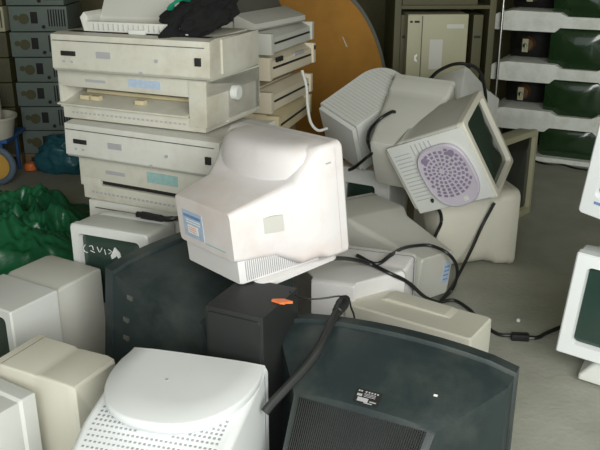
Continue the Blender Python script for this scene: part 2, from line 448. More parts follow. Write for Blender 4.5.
T1 = tv('black television turned away on its side of the heap, behind the black speaker box', (-.508,2.609,.030), 230, .56, .512,
        [(.04,.552,.012,.502,.02), (.09,.545,.015,.496,.02), (.385,.44,.03,.465,.008), (.395,.43,.03,.455,.006), (.46,.37,.10,.28,.0)], tilt=-8)
for wx, wy, wz in ((-.545,2.289,.445), (-.567,2.303,.359), (-.573,2.307,.29)):  # patches added on the side wall to imitate blurred reflections
    q = Euler((R(-8),0,R(230))).to_matrix().transposed() @ (Vector((wx, wy, wz)) - Vector((-.508,2.609,.030)))
    bm = B(); box(bm, q.x-.006, q.x+.003, q.y-.012, q.y+.012, q.z-.008, q.z+.008, .002); obj('highlight_patch', bm, 'steel', T1, label='small metal patch imitating a blurred highlight')

# black speaker box
T2 = thing('speaker_box', 'matt black rectangular speaker box with a scrap of orange on top', 'speaker', (-.184,1.963,0), (0,0,R(-26)))
bm = B(); box(bm, -.093, .093, 0, .215, 0, .561, .005); obj('cabinet', bm, 'blackm', T2)
bm = B(); sy(bm, [(-.004, 0, .28, .165, .53, .01), (.002, 0, .28, .170, .535, .01)]); obj('rear_panel', bm, 'blackm', T2)
bm = B()
prism(bm, [(-.028,-.004),(-.012,-.007),(.0,-.014),(.013,-.013),(.017,-.004),(.034,-.001),(.033,.005),(.015,.008),(.006,.014),(-.008,.010),(-.027,.004)], 'z', 0, .006, .001)
tag(obj('cable_tag', bm, 'orange', loc=(-.053,2.018,.562), rot=(0,0,R(-15))), 'bright orange plastic scrap lying on the black speaker box', 'plastic scrap')

# ------------------------------------------------------------------ left side monitors
m10 = crt('pale grey monitor at the left edge with its side towards the camera, beside green tarpaulin', (-1.053,2.359,0.0), R(-31), .275, .392, .42, shell=.20, wr=.262, zt=.392, zb=.02,
    body='grey', bez='pale', base=False, vents='none', yb=.195, r=.006, mid=.1, rear_r=.008)
m11 = crt('yellowish beige monitor back at the bottom left, behind the pale green-white case', (-.85,2.088,0), R(244), .19, .38, .30, shell=.16, wr=.180, zt=.372, zb=.03,
    body='beige', base=False, vents='none', r=.006, mid=.7, rear_r=.006)
m12 = crt('pale monitor filling the bottom left corner of the picture', (-1.033,1.719,0), R(-32), .36, .36, .30, shell=.30-.06, wr=.35, zt=.357, zb=.02,
    body='pale', base=False, vents='none', r=.004, mid=.3, rear_r=.005)
m9 = crt('small pale monitor with chalk scribbles on its dark screen, before the tall printer stack', (-.701,2.682,.075), (0,0,R(-22.8)), .34, .455, .23, shell=.15, wr=.29, zt=.44,
    body='pale', marg=.04, chin=.14, screenm='screeng', vents='none', button=False)
bm = B()
# chalk scribble and arrow on glass
for pts in ([(-.115,.30),(-.125,.285),(-.12,.272),(-.105,.27)], [(-.095,.297),(-.08,.30),(-.075,.285)], [(-.09,.28),(-.07,.275)], [(-.055,.30),(-.045,.28),(-.03,.30)], [(-.02,.295),(-.015,.275)], [(.0,.298),(.015,.29),(.0,.28)]):
    tube(bm, [(x*.9-.008, .0075-.0, z+.075) for x, z in pts], .0016, 3, 5)
obj('chalk_scribble', bm, 'sticker', m9, label='white chalk scribble on the glass')
bm = B(); prism(bm, [(.002,.350),(.022,.385),(.043,.366),(.047,.344),(.035,.344),(.029,.354),(.019,.344),(.006,.337)], 'y', .0045, .0095)
obj('torn_sticker', bm, 'sticker', m9, label='torn white arrow-like sticker')

# ------------------------------------------------------------------ printers
def panel_printer(label, loc, yaw, w=.60, h=.118, d=.38, col='prn', group='wide printers in the tall stack', lid=True):
    t = thing('wide_printer', label, 'printer', loc, (0,0,R(yaw)), group)
    bm = B()
    prism(bm, [(.0,.012),(.012,0),(d,0),(d,h*.93),(.05,h),(.006,h*.96)], 'x', -w/2, w/2-.0, .004)
    obj('housing', bm, col, t)
    bm = B(); box(bm, w/2-.004, w/2+.008, .09, d-.01, .012, h-.006, .004); obj('side_panel', bm, col, t)
    bm = B(); box(bm, -w/2+.01, w/2-.02, -.0008, .002, h*.80, h*.815); obj('front_seam', bm, 'hole', t)
    bm = B(); box(bm, -w/2+.045, -w/2+.108, -.003, .004, h*.42, h*.54, .001); obj('control_panel', bm, 'dark', t, label='black control strip')
    for x in (.055,.09):
        bm = B(); box(bm, -w/2+x-.006, -w/2+x+.006, -.002, .003, h*.24, h*.29, .001); obj('button', bm, 'ink', t)
    bm = B(); box(bm, w/2-.058, w/2-.034, -.004, .004, h*.36, h*.56, .001); obj('power_switch', bm, 'dark', t, label='square black switch')
    bm = B(); box(bm, -w*.2, -w*.11, -.001, .003, h*.40, h*.56); obj('badge', bm, 'ink', t)
    bm = B(); cyl(bm, (w*.18, -.001, h*.42), (0,1,0), .006, .006); obj('indicator', bm, 'ink', t)
    bm = B(); cyl(bm, (w*.08, -.001, h*.09), (0,1,0), .006, .006); obj('catch', bm, 'ink', t)
    if lid:
        bm = B(); box(bm, -w/2+.03, w/2-.03, .11, d-.03, h*.93-.002, h*.93+.008, .004); obj('top_lid', bm, col, t)
        bm = B(); box(bm, -w/2+.04, w/2-.03, .055, .10, h*.95, h*.985+.002); obj('paper_opening', bm, 'dark', t)
    return t

def slot_printer(label, loc, yaw, w=.60, h=.165, d=.38, col='prn', badge='lblue', knob=True, tray=True, group='wide printers in the tall stack', cavity=True):
    t = thing('wide_printer', label, 'printer', loc, (0,0,R(yaw)), group)
    z1, z2 = (.27*h, .66*h) if cavity else (.36*h, .47*h)
    x0, x1 = (-w/2+.018, w/2-.075) if cavity else (-w/2+.10, w/2-.02)
    bm = B()
    box(bm, -w/2, w/2, .004, d, z2, h, .005)
    box(bm, -w/2, x0, .004, d, z1-.01, z2+.01, .003); box(bm, x1, w/2, .0, d, .02, h-.003, .005)
    box(bm, -w/2, w/2, .16, d, .01, z2+.01, .003); box(bm, -w/2+.01, w/2-.01, .006, d-.01, .0, z1, .005)
    obj('housing', bm, col, t)
    bm = B()
    if cavity:
        prism(bm, [(-.012,z1+.002),(-.012,z1+.008),(.12,z1+.038),(.12,z1+.030)], 'x', x0-.02, x1-.002, .001)
        obj('paper_shelf', bm, col, t)
        bm = B()
        for x in (-.24,-.19,.02): box(bm, x-.02, x+.02, .03, .06, z1+.02, z1+.038, .005)
        cyl(bm, (-.02, .10, z1+.042), (1,0,0), .008, w*.75)
        obj('platen_rollers', bm, 'yellow', t)
    else:
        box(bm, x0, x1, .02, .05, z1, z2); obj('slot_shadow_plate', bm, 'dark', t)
    bm = B(); strips(bm, 26, -w/2+.05, w/2-.09, lambda bm, x: box(bm, x-.006, x+.006, .004, .010, z1*.42, z1*.54)); obj('vent_row', bm, 'ink', t)
    bm = B(); box(bm, w*.0, w*.21, .002, .008, z2+(h-z2)*.3, z2+(h-z2)*.75); obj('badge', bm, badge, t)
    bm = B(); box(bm, -w*.30, -w*.16, .0025, .008, z2+(h-z2)*.36, z2+(h-z2)*.52); obj('maker_mark', bm, 'ink', t)
    if knob:
        bm = B(); cyl(bm, (w/2+.012, .20, h*.62), (1,0,0), .028, .03, bev=.004); obj('platen_knob', bm, 'pale', t)
    return t
p1 = panel_printer('wide printer topmost of the tall stack, beneath the black cloth', (-.630,2.912,1.046), -21, w=.670, h=.143, d=.42, col='prn')
p2 = slot_printer('wide printer with open paper slot and side knob, second in the tall stack', (-.645,2.962,.850), -24.5, w=.675, h=.192, d=.42)
p4 = panel_printer('paler wide printer with black switch, third from the top of the tall stack', (-.609,2.880,.706), -26.5, w=.715, d=.42, col='prnw', lid=False, h=.140)
p5 = slot_printer('wide printer with narrow slot and teal badge, fourth from the top of the tall stack', (-.590,2.912,.526), -27.2, w=.68, d=.42, h=.176, badge='teal', knob=False, cavity=False)
p6 = thing('wide_printer', 'plain pale printer case at the foot of the visible stack, behind the small dark-screened monitor', 'printer', (-.555,2.90,.40), (0,0,R(-24.2)), 'wide printers in the tall stack')
bm = B(); prism(bm, [(.0,.012),(.012,0),(.42,0),(.42,.125),(.006,.125)], 'x', -.335, .335, .006); obj('housing', bm, 'prnw', p6)
bm = B(); box(bm, -.30, .2, -.0008, .002, .095, .098); obj('front_seam', bm, 'hole', p6)
cn = thing('carton', 'brown cardboard carton beneath the tall printer stack', 'carton', (-.56,2.92,0), (0,0,R(-24)))
bm = B(); box(bm, -.28, .24, .05, .40, 0, .395, .004); obj('carton_body', bm, 'cardb', cn)
bm = B(); box(bm, -.27, .23, .06, .223, .394, .398); obj('carton_flap', bm, 'cardb', cn)
bm = B(); box(bm, -.27, .23, .227, .39, .394, .398); obj('carton_flap', bm, 'cardb', cn)

# second stack
QL = (-.036,3.92); QY = 69.6
def side_printer(label, z, h, col, dx=0, yaw=0, kind=0, w=.58):
    t = thing('narrow_printer', label, 'printer', (QL[0]+dx, QL[1], z), (0,0,R(QY+yaw)), 'printers in the second stack')
    d = .36
    bm = B(); prism(bm, [(.0,.006),(.008,0),(d,0),(d,h),(.06,h),(.004,h*.72)], 'x', -w/2, w/2, .005); obj('housing', bm, col, t)
    bm = B(); box(bm, -w/2+.06, w/2-.05, -.003, .006, h*.42, h*.50, .001); obj('paper_slot', bm, 'dark', t)
    bm = B(); box(bm, -w/2-.006, -w/2+.03, -.010, d*.3, h*.0, h*.96, .006); obj('end_cheek', bm, col, t)
    bm = B(); box(bm, w/2-.03, w/2+.004, -.008, d*.3, h*.05, h*.96, .006); obj('end_cheek', bm, col, t)
    if kind == 1:
        for x in (-.19,-.16,-.135):
            bm = B(); box(bm, x-.008, x+.008, -.006, .004, h*.66, h*.86, .001); obj('button', bm, 'dark', t, label='black button')
        bm = B(); box(bm, w/2-.025, w/2-.01, -.012, .0, h*.66, h*.84, .001); obj('power_switch', bm, 'dark', t)
        bm = B(); box(bm, .02, .14, -.004, .004, h*.66, h*.80); obj('badge', bm, 'ink', t)
    bm = B(); box(bm, -w/2+.08, w/2-.10, .08, d-.03, h-.002, h+.004, .002); obj('top_lid', bm, col, t)
    return t
side_printer('beige printer with dark slot, topmost of the second stack under the sloped machine', 1.012, .10, 'grey')
side_printer('yellowed printer with black buttons, second of the second stack', .893, .112, 'cream', kind=1, yaw=-2)
side_printer('yellowed printer with long dark slot, third of the second stack', .740, .105, 'cream', dx=-.005)
side_printer('brownish yellow printer at the foot of the second stack, beside the white cable', .625, .110, 'yellow', dx=.01, yaw=4)
bt = thing('carton', 'brown cardboard carton below the second printer stack', 'carton', (QL[0]-.05, QL[1]+.02, 0), (0,0,R(QY)))
bm2 = B(); box(bm2, -.26, .26, .03, .33, 0, .60, .004); obj('carton_body', bm2, 'cardb', bt)
bm = B(); box(bm, -.26, .0-.002, .03, .33, .60, .603); box(bm, .002, .26, .03, .33, .60, .603); obj('carton_flap', bm, 'cardb', bt)
f = thing('fax_machine', 'pale machine with sloping side on top of the second printer stack', 'machine', (-.10,3.80,1.119), (0,0,R(62)))
bm = B(); prism(bm, [(.10,0),(.48,0),(.48,.22),(.21,.22)], 'x', -.20, .26, .006); obj('housing', bm, 'grey', f)
bm = B(); prism(bm, [(.0,.012),(.0,.035),(.115,.075),(.115,.0),(.02,.0)], 'x', -.21, .27, .004); obj('lower_tray', bm, 'grey', f)
bm = B(); prism(bm, [(.103,-.002),(.213,.222),(.207,.222),(.097,-.002)], 'x', -.205, .265, .001); obj('edge_strip', bm, 'hole', f)

# things on the top printer
tr = thing('paper_tray', 'ribbed cream paper tray lying on the topmost wide printer', 'tray', (-.600,3.00,1.193), (0,0,R(-19)))
bm = B(); prism(bm, [(-.03,0),(-.034,.036),(-.028,.038),(.02,.018),(.20,.012),(.20,0)], 'x', -.20, .22, .002); obj('tray_plate', bm, 'prnw', tr)
bm = B(); strips(bm, 18, -.18, .2, lambda bm, x: box(bm, x-.0015, x+.0015, -.0345, -.030, .006, .030)); obj('ribs', bm, 'ink', tr)
bm = B(); prism(bm, [(-.215,.0),(-.20,.0),(-.195,.055),(-.21,.07),(-.228,.05)], 'y', -.03, .14, .003); obj('end_plate', bm, 'prnw', tr)
bm = B(); box(bm, -.02, .05, -.04, -.028, -.004, .012, .003); obj('catch', bm, 'pale', tr)
dv = thing('printer_cover', 'beige plastic machine cover resting on the paper tray', 'cover', (-.615,3.12,1.216), (R(8),R(0),R(-12)))
bm = B(); prism(bm, [(-.03,.004),(-.03,.024),(.06,.11),(.22,.13),(.22,.0),(.0,.0)], 'x', -.15, .18, .006); obj('shell', bm, 'grey', dv)
bm = B(); sz(bm, [(.10, -.03, .13, .16, .10, .03), (.135, -.03, .13, .14, .08, .03), (.14, -.03, .13, .12, .06, .02)]); obj('raised_dome', bm, 'pale', dv)
def blob(name, loc, s, m, seed, amp, sc, parent=None, sub=5, floorz=None):
    from mathutils import noise
    bm = B(); bmesh.ops.create_icosphere(bm, subdivisions=sub, radius=1)
    for v in bm.verts:
        p = v.co.copy(); n_ = noise.fractal(p*sc + Vector((seed, 0, 0)), .8, 2.1, 4)
        rdg = 1 - abs(noise.noise(p*sc*1.3 + Vector((0, seed, 0))))*2
        k = 1 + amp*n_ + amp*.6*rdg
        v.co = Vector((p.x*s[0]*k, p.y*s[1]*k, p.z*s[2]*k))
        if floorz is not None and v.co.z < floorz: v.co.z = floorz + (v.co.z-floorz)*.03
    return obj(name, bm, m, parent, loc, smooth=60)
cl = blob('black_cloth', (-.375,3.03,1.245), (.12,.16,.065), 'cloth', 3, .28, 1.5, floorz=-.07)
tag(cl, 'crumpled black cloth heaped on the topmost wide printer', 'cloth'); cl.rotation_euler = (R(12),R(-18),R(-38))
cl = blob('white_bag', (-.49,3.20,1.29), (.10,.08,.06), 'sticker', 8, .2, 2, floorz=-.04)
tag(cl, 'small white plastic bag half under the black cloth', 'bag')
bm = B(); tube(bm, [(-.462,2.90,1.285),(-.452,2.88,1.30),(-.437,2.88,1.312),(-.42,2.90,1.318),(-.405,2.95,1.31)], .013, 5, 8, flat=.4)
tag(obj('green_strap', bm, 'green'), 'emerald green strap poking out of the black cloth', 'strap')

# white cable beside second stack
bm = B(); tube(bm, [(.01,3.73,.93),(.03,3.70,.86),(.035,3.68,.78),(.05,3.66,.70),(.085,3.66,.66),(.13,3.68,.665)], .007)
tag(obj('white_cable', bm, 'pale'), 'white cable hanging from the second printer stack', 'cable')
# ------------------------------------------------------------------ middle heap
def rev(loc, rot, d):
    """pose of a thing whose front sits at the far end of the given box pose"""
    m = Matrix.Translation(loc) @ Euler(tuple(R(a) for a in rot)).to_matrix().to_4x4() @ Matrix.Translation((0,d,0)) @ Matrix.Rotation(PI, 4, 'Z')
    return tuple(m.to_translation()), tuple(m.to_euler())

m5 = crt('grey-beige monitor with small blue label on its end, low in the heap', (.176,3.558,.029), (R(-3.4),R(-5.1),R(222.9)), .407, .331, .583, shell=.22, wr=.23, zt=.250, zb=.04,
    body='grey', base=False, vents='none', mid=.35, rear_r=.015)
bm = B(); box(bm, -.10, -.055, .582, .5845, .10, .20)
for z in (.115,.135,.155,.175): box(bm, -.095, -.06, .5842, .585, z, z+.007, mi=1)
obj('rating_label', bm, ['lblue','blue'], m5, label='small blue rating label')
m7 = thing('computer_case', 'long cream plastic case lying behind the large black television', 'computer case', (.353,2.391,0), (0,0,R(-33.9)))
bm = B(); sz(bm, [(0, 0, .095, .475, .185, .010), (.25, 0, .095, .48, .187, .010), (.305, 0, .095, .478, .185, .010), (.311, 0, .095, .468, .175, .010)]); obj('housing', bm, 'beige', m7)
bm = B(); prism(bm, [(-.15,.309),(-.12,.323),(.10,.318),(.13,.309)], 'y', .10, .175, .003); obj('raised_lid', bm, 'beige', m7)
bm = B(); strips(bm, 14, .06, .22, lambda bm, x: box(bm, x-.002, x+.002, -.0022, .004, .10, .18)); obj('vent_slots', bm, 'hole', m7)
m6 = crt('pale monitor neck wedged under the large tilted white monitor', (.235,2.91,.0), R(161), .46, .372, .37, shell=.15, wr=.165, zt=.372, zb=.20, body='white', base=False, vents='none', mid=.05, r=.012, rear_r=.005)
m4 = crt('pale monitor with small dark screen peeking out behind the large tilted white monitor', (.305,3.86,.0), R(-30), .33, .41, .30, shell=.2, wr=.3, zt=.38, body='pale', base=False, marg=.085, chin=.10, vents='none')
m3c = crt('cream monitor standing on the floor with its side towards the camera, under the tipped monitor', (1.015,3.769,0), R(100), .42, .392, .40, shell=.10, wr=.36, zt=.37, zb=.01, body='beige', base=False, vents='none', mid=.5, r=.05, rear_r=.03)

# tipped monitor, screen to the right, underside to the camera
m3 = crt('tipped beige monitor with its screen facing right and a lilac radial-ribbed plate on its underside', (.775,3.26,.622), (R(125.5),R(118.7),R(187)), .39, .32, .41, shell=.30, wr=.34, zt=.29, zb=.008,
    body='grey', bez='beige', base=False, vents='none', mid=.15, button=False, marg=.03, chin=.035, bulge=.014)
bm = B(); box(bm, -.180, .178, .012, .385, -.004, .012, .003)
obj('underside_plate', bm, 'pale', m3, label='paler underside panel')
bm = B(); strips(bm, 13, -.14, .12, lambda bm, x: box(bm, x-.0018, x+.0018, .29, .37, -.0052, .0))
strips(bm, 5, .17, .28, lambda bm, y: box(bm, -.165, -.11, y-.002, y+.002, -.0052, 0)); obj('underside_slots', bm, 'ink', m3)
def shield(s, z):
    pts = []
    for i in range(40):
        a = 2*PI*i/40
        x = math.cos(a); y = math.sin(a)
        rx, ry, ex = .157, .120, .68
        px = rx*math.copysign(abs(x)**ex, x); py = ry*math.copysign(abs(y)**ex, y)
        if px > 0: py *= 1 - .14*(px/rx)**2
        pts.append((px*s, py*s, z))
    return pts
bp = thing('swivel_base_plate', 'x', 'x'); bpy.data.objects.remove(bp)
bm = B(); loft(bm, [shield(.98, .0), shield(1, -.006), shield(1, -.018), shield(.96, -.024), shield(.9, -.022)])
PX, PY = .020, .158
pl = obj('swivel_mount', bm, 'lilac', m3, label='lilac grey radial-ribbed mounting plate'); pl.location = (PX, PY, -.004); pl.rotation_euler = (0,0,R(-3))
bm = B()
for ri, (ra, rb, n) in enumerate(((.014,.024,8), (.032,.044,14), (.052,.064,18), (.071,.083,20), (.089,.101,24), (.106,.117,26), (.123,.134,28))):
    for i in range(n):
        a0 = 2*PI*(i+.22)/n; a1 = 2*PI*(i+.78)/n
        q = [(ra*math.cos(a0), ra*math.sin(a0)), (rb*math.cos(a0), rb*math.sin(a0)), (rb*math.cos(a1), rb*math.sin(a1)), (ra*math.cos(a1), ra*math.sin(a1))]
        q = [(u-.035, v+.014) for u, v in q]
        if any((abs(u)/.145)**2.6 + (abs(v)/.107)**2.6 > 1 or u > .10 for u, v in q): continue
        prism(bm, q, 'z', -.0248, -.0206)
for yy in (-.065,.065): cyl(bm, (-.105, yy, -.0235), (0,0,1), .016, .004, 16)
obj('radial_cells', bm, 'lilacd', pl, label='rings of dark radial slots')
bm = B()
for i in range(10):
    x = .108 + .003*i
box(bm, .112, .135, -.035, -.015, -.0250, -.021); obj('foot_pad', bm, 'pale', pl)

m2 = crt('smooth beige monitor back pointing up and left behind the tipped monitor', *rev((.475,3.60,.365), (31,3,-25), .47), .31, .33, .47, shell=.12, wr=.235, zt=.325, zb=.04, body='grey', base=False, vents='none', mid=.12, rear_r=.02, r=.02)
m8 = crt('pale pointed monitor back behind the tipped monitor, under a looping black cable', *rev((.755,4.22,.607), (-43.8,-25,-41.5), .33), .256, .298, .33, shell=.10, wr=.256, zt=.298, zb=.02, body='pale', base=False, vents='none', mid=.5, rear_r=.012)
# rounded back with fine louvres
m1 = thing('crt_monitor', 'pale monitor lying with its rounded louvred back upwards, beside the second printer stack', 'monitor', (.235,3.88,.452), (R(27.2),R(15.6),R(-50.2)))
def plan(s, z, n=8):
    w_, d_ = .275, .41; pts = [(-w_/2*s, .01+.0, z), (w_/2*s, .01, z)]
    for cx, a0, sg in ((w_/2-.10, 0, 1), (-w_/2+.12, 90, -1)):
        rr = .10 if sg == 1 else .12
        for i in range(n+1):
            a = R(a0+90*i/n); pts.append(((cx+rr*math.cos(a))*s, (d_-rr) + rr*math.sin(a) - (1-s)*.2, z))
    return pts
bm = B(); loft(bm, [plan(.9, .0), plan(.97, .05), plan(1, .24), plan(.995, .288), plan(.975, .302), plan(.955, .306)]); obj('housing', bm, 'pale', m1, smooth=40)
bm = B()
for i in range(19):
    y = .03 + .0185*i; hw = .115
    if y > .30: hw = .115 - .55*(y-.30)**1.1
    box(bm, -hw, hw, y-.0025, y+.0025, .303, .3072)
obj('louvres', bm, 'grey', m1, label='grey louvre slots')
bm = B(); box(bm, -.125, .125, -.012, .012, .02, .29, .004); obj('bezel', bm, 'pale', m1)
# hidden supports below the back of the heap
sup = crt('beige monitor standing on the floor beneath the pointed pale monitor back', (1.02,4.62,.0), R(15), .36, .36, .36, shell=.2, wr=.3, zt=.33, base=False, vents='none')

# small upright screen frame in front of the tube rack
b9 = crt('greenish beige monitor with large dark screen standing in shadow before the tube rack', (1.195,4.190,0), R(46), .425, .500, .30, shell=.12, wr=.3, zt=.42, zb=.03, body='cpu', base=False, marg=.035, chin=.05, vents='none', screenm='screenb', button=False)

# right edge monitors
r2 = crt('white monitor with dark green screen, lower of the two at the right edge', (1.150,2.41,.092), (R(0),R(4.5),R(-29.5)), .51, .397, .38, r=.008, shell=.12, wr=.32, zt=.34, body='paper', base=False, marg=.05, chin=.055, vents='none', yb=.04, screenm='screeng')
bm = B(); sz(bm, [(-.085, .02, .16, .36, .30, .01), (-.070, .02, .16, .36, .30, .01), (-.02, .02, .16, .28, .24, .02), (.02, .02, .16, .26, .24, .03)], k=4); obj('swivel_base', bm, 'pale', r2)
r1 = crt('white monitor leaning at the right edge, stacked above the lower green-screened one', (1.161,2.478,.580), (R(9.5),R(8.9),R(-39.4)), .479, .400, .38, shell=.12, wr=.32, zt=.34, body='paper', base=False, marg=.05, chin=.085, vents='none', yb=.04, screenm='screeng')
bm = B(); box(bm, -.19, -.13, -.003, .003, .055, .065); obj('logo', bm, 'blue', r1, label='small blue printed mark')
bm = B(); sz(bm, [(-.075, 0, .18, .26, .24, .11), (-.066, 0, .18, .26, .24, .11), (-.05, 0, .18, .16, .16, .07), (.02, 0, .18, .16, .16, .07)], k=8); obj('swivel_base', bm, 'pale', r1)

# ------------------------------------------------------------------ picture tube rack
RA = R(-26.6); RO = Vector((1.36, 5.62, 0))
def rk(x, y, z): return RO + Vector((math.cos(RA)*x - math.sin(RA)*y, math.sin(RA)*x + math.cos(RA)*y, z))
def foam(z0, h, label, top=True, bot=True):
    nt_ = .035
    P = [(-.02,z0+.01),(-.0,z0+.002),(.12,z0),(.40,z0)]
    if bot: P += [(.43,z0+nt_),(.72,z0+nt_),(.75,z0),(1.02,z0),(1.05,z0+nt_),(1.33,z0+nt_)]
    P += [(1.36,z0),(1.40,z0)]
    P += [(1.40,z0+h),(1.36,z0+h)]
    if top: P += [(1.33,z0+h-nt_*.8),(1.08,z0+h-nt_*.8),(1.04,z0+h),(.74,z0+h),(.70,z0+h-nt_*.8),(.47,z0+h-nt_*.8),(.43,z0+h)]
    P += [(.10,z0+h+.004),(.03,z0+h-.01),(-.0,z0+h-.02),(-.02,z0+h-.04)]
    bm = B(); prism(bm, P, 'y', 0, .46, .004)
    o = obj('foam_tray', bm, 'foam', loc=tuple(RO), rot=(0,0,RA)); return tag(o, label, 'foam tray', 'notched foam trays of the tube rack')
for z0, h, lb, t_, b_ in ((.215,.145,'dusty white notched foam tray, lowest of those between the dark green tubes',1,1), (.555,.13,'dusty white notched foam tray at middle height of the tube rack',1,1),
    (.90,.13,'dusty white notched foam tray third from the floor in the tube rack',1,1), (.0,.03,'thin pale foam strip on the floor beneath the tube rack',0,0), (1.24,.13,'notched foam tray topmost on the tube rack',1,1)):
    foam(z0, h, lb, t_, b_)
def picture_tube(x, y, z, h, flip, label, w=.36):
    t = thing('picture_tube', label, 'picture tube', tuple(rk(x, y, z)), (0,0,RA + (PI if flip else 0)), 'picture tubes in the rack')
    bm = B(); rings = []
    for yy, sc, rr in ((-.0,.90,.06), (.006,.98,.05), (.03,1,.045)):
        rings.append(ring_rr((lambda u, v, q=yy: (u, q, v)), 0, h/2, w*sc, h*sc, rr, 5))
    face = [ring_rr((lambda u, v, q=-.022*(1-(s)**2): (u, q, v)), 0, h/2, w*.9*s, h*.9*s, .055*s, 5) for s in (.02,.3,.6,.85)]
    loft(bm, face + rings, cap0=True, cap1=False); obj('glass_face', bm, 'tube', t)
    bm = B(); loft(bm, [ring_rr((lambda u, v, q=yy: (u, q, v)), 0, h/2, w*sx, h*sx2, rr, 5) for yy, sx, sx2, rr in ((.03,1,1,.045), (.10,.93,.92,.05), (.20,.5,.55,.06), (.27,.22,.3,.03), (.28,.2,.26,.03))], cap0=False); obj('funnel', bm, 'dark', t)
    bm = B(); cyl(bm, (0,.27,h/2), (0,1,0), .055, .05, r2=.04); obj('deflection_yoke', bm, 'copper', t)
    bm = B(); cyl(bm, (0,.32,h/2), (0,1,0), .015, .09); obj('neck', bm, 'screen', t)
    bm = B(); box(bm, -.02, .02, .352, .357, h/2-.045, h/2+.045); box(bm, -.012, .0, .357, .372, h/2-.03, h/2+.01, .002); obj('neck_board', bm, 'cpu', t)
    return t
for i, (z, h, nm) in enumerate(((.026,.225,'bottom'), (.325,.265,'second'), (.655,.28,'third'), (1.0,.27,'top'))):
    picture_tube(.56, .06, z, h, False, 'dark green picture tube facing out on the %s layer of the rack' % nm, .40)
    picture_tube(1.20, .06, z, h, False, 'dark green picture tube outside right on the %s layer of the rack' % nm, .40)
    picture_tube(.20, .42, z, h, True, 'picture tube turned neck outward on the %s layer of the rack' % nm, .34)
bm = B(); cyl(bm, tuple(rk(.045,-.03,.78)), (0,0,1), .011, 1.56, 14); tag(obj('metal_post', bm, 'metal'), 'thin shiny metal post at the left end of the tube rack', 'post')
bm = B(); tube(bm, [rk(.36,-.03,.008), rk(.45,-.07,.006), rk(.56,-.05,.009), rk(.66,-.09,.006), rk(.80,-.10,.008)], .007); tag(obj('floor_cable', bm, 'rubber'), 'black cable lying on the floor along the tube rack', 'cable')

# ------------------------------------------------------------------ open cabinet with computer casings
cb = thing('steel_cabinet', 'dark olive open steel cabinet against the back wall holding a beige computer', 'cabinet', (.885,4.95,0), (0,0,R(2)))
for x in (-.31,.27):
    bm = B(); box(bm, x, x+.04, 0, .42, 0, 1.5, .003); obj('side_panel', bm, 'olive', cb)
for z in (.58,1.098):
    bm = B(); box(bm, -.27, .27, .0, .41, z, z+.022, .002); obj('shelf', bm, 'olive', cb)
bm = B(); box(bm, -.27, .27, .40, .42, 0, 1.5); obj('back_panel', bm, 'olive', cb)
cs = thing('computer_tower', 'beige desktop computer standing on edge in the olive cabinet', 'computer', (.835,4.90,.604), (0,0,R(3)))
bm = B(); box(bm, -.185, .185, 0, .34, 0, .468, .005); obj('housing', bm, 'cpu', cs)
bm = B(); box(bm, -.185, -.10, -.006, .004, .004, .463, .002); obj('front_panel', bm, 'cpu', cs)
bm = B(); box(bm, -.098, -.093, -.002, .003, .01, .46); obj('seam', bm, 'hole', cs)
for x0, x1 in ((-.172,-.157),(-.145,-.115)):
    bm = B(); box(bm, x0, x1, -.009, -.002, .420, .432); obj('drive_button', bm, 'dark', cs, label='black button')
bm = B(); box(bm, -.045, .035, -.0015, .002, .14, .32); obj('sticker', bm, 'grey', cs, label='faded paper sticker')
bm = B(); box(bm, .055, .16, -.0015, .002, .385, .41); obj('badge', bm, 'grey', cs)
bm = B(); prism(bm, [(-.137,.225),(-.120,.235),(-.120,.225),(-.128,.21),(-.120,.195),(-.120,.185),(-.137,.195)], 'y', -.009, -.004); obj('white_chip', bm, 'sticker', cs, label='small bright white chip')
for x, lb in ((-.235,'dark olive slim casing standing left of the beige computer in the cabinet'), (.208,'dark olive slim casing standing right of the beige computer in the cabinet')):
    s = thing('slim_casing', lb, 'computer case', (.885+x, 4.97, .603), (0,0,R(2)), 'slim casings in the cabinet')
    b3 = B(); box(b3, -.03, .03, 0, .34, 0, .46, .004); obj('housing', b3, 'olive', s)
    b3 = B(); box(b3, -.02, .02, -.004, .002, .32, .335); obj('drive_slot', b3, 'dark', s)
s = thing('desktop_casing', 'flat olive desktop computer casing on the upper shelf of the cabinet', 'computer case', (.86,4.96,1.121), (0,0,R(2)))
b3 = B(); box(b3, -.24, .22, 0, .34, 0, .12, .005); obj('housing', b3, 'olive', s)
b3 = B(); box(b3, -.22, .12, -.004, .002, .04, .05); obj('drive_slot', b3, 'cpu', s)

# ------------------------------------------------------------------ arched board
bd = thing('arched_board', 'orange brown arched wooden board with dark rim leaning against the back of the room', 'board', (.07,4.95,0), (R(-3),0,R(4)))
def arch(s, y):
    a, b, zc = .50*s, .80*s, .48
    pts = [(-a, y, 0), ]
    pts = [(a, y, 0)] + [(a*math.cos(PI*i/40), y, zc + b*math.sin(PI*i/40)) for i in range(41)] + [(-a, y, 0)]
    return pts
bm = B(); loft(bm, [arch(.97, 0), arch(.97, .03)]); obj('panel', bm, 'board', bd)
bm = B()
o_, i_ = arch(1.0, -.006), arch(.965, -.006); o2, i2 = arch(1.0, .034), arch(.965, .034)
loft(bm, [o_, o2], False, False); loft(bm, [i_, i2], False, False)
for k in range(len(o_)-1):
    for A_, B_ in ((o_, i_), (o2, i2)):
        bm.faces.new([bm.verts.new(p) for p in (A_[k], A_[k+1], B_[k+1], B_[k])])
bmesh.ops.remove_doubles(bm, verts=bm.verts, dist=.0005); obj('rim', bm, 'rim', bd)
bm = B(); prism(bm, [(.195,.93),(.203,.925),(.232,.865),(.222,.865)], 'y', -.002, .002); obj('painted_glint', bm, 'cpu', bd, label='pale sliver painted as a highlight')  # pale sliver stands in for a highlight on the board

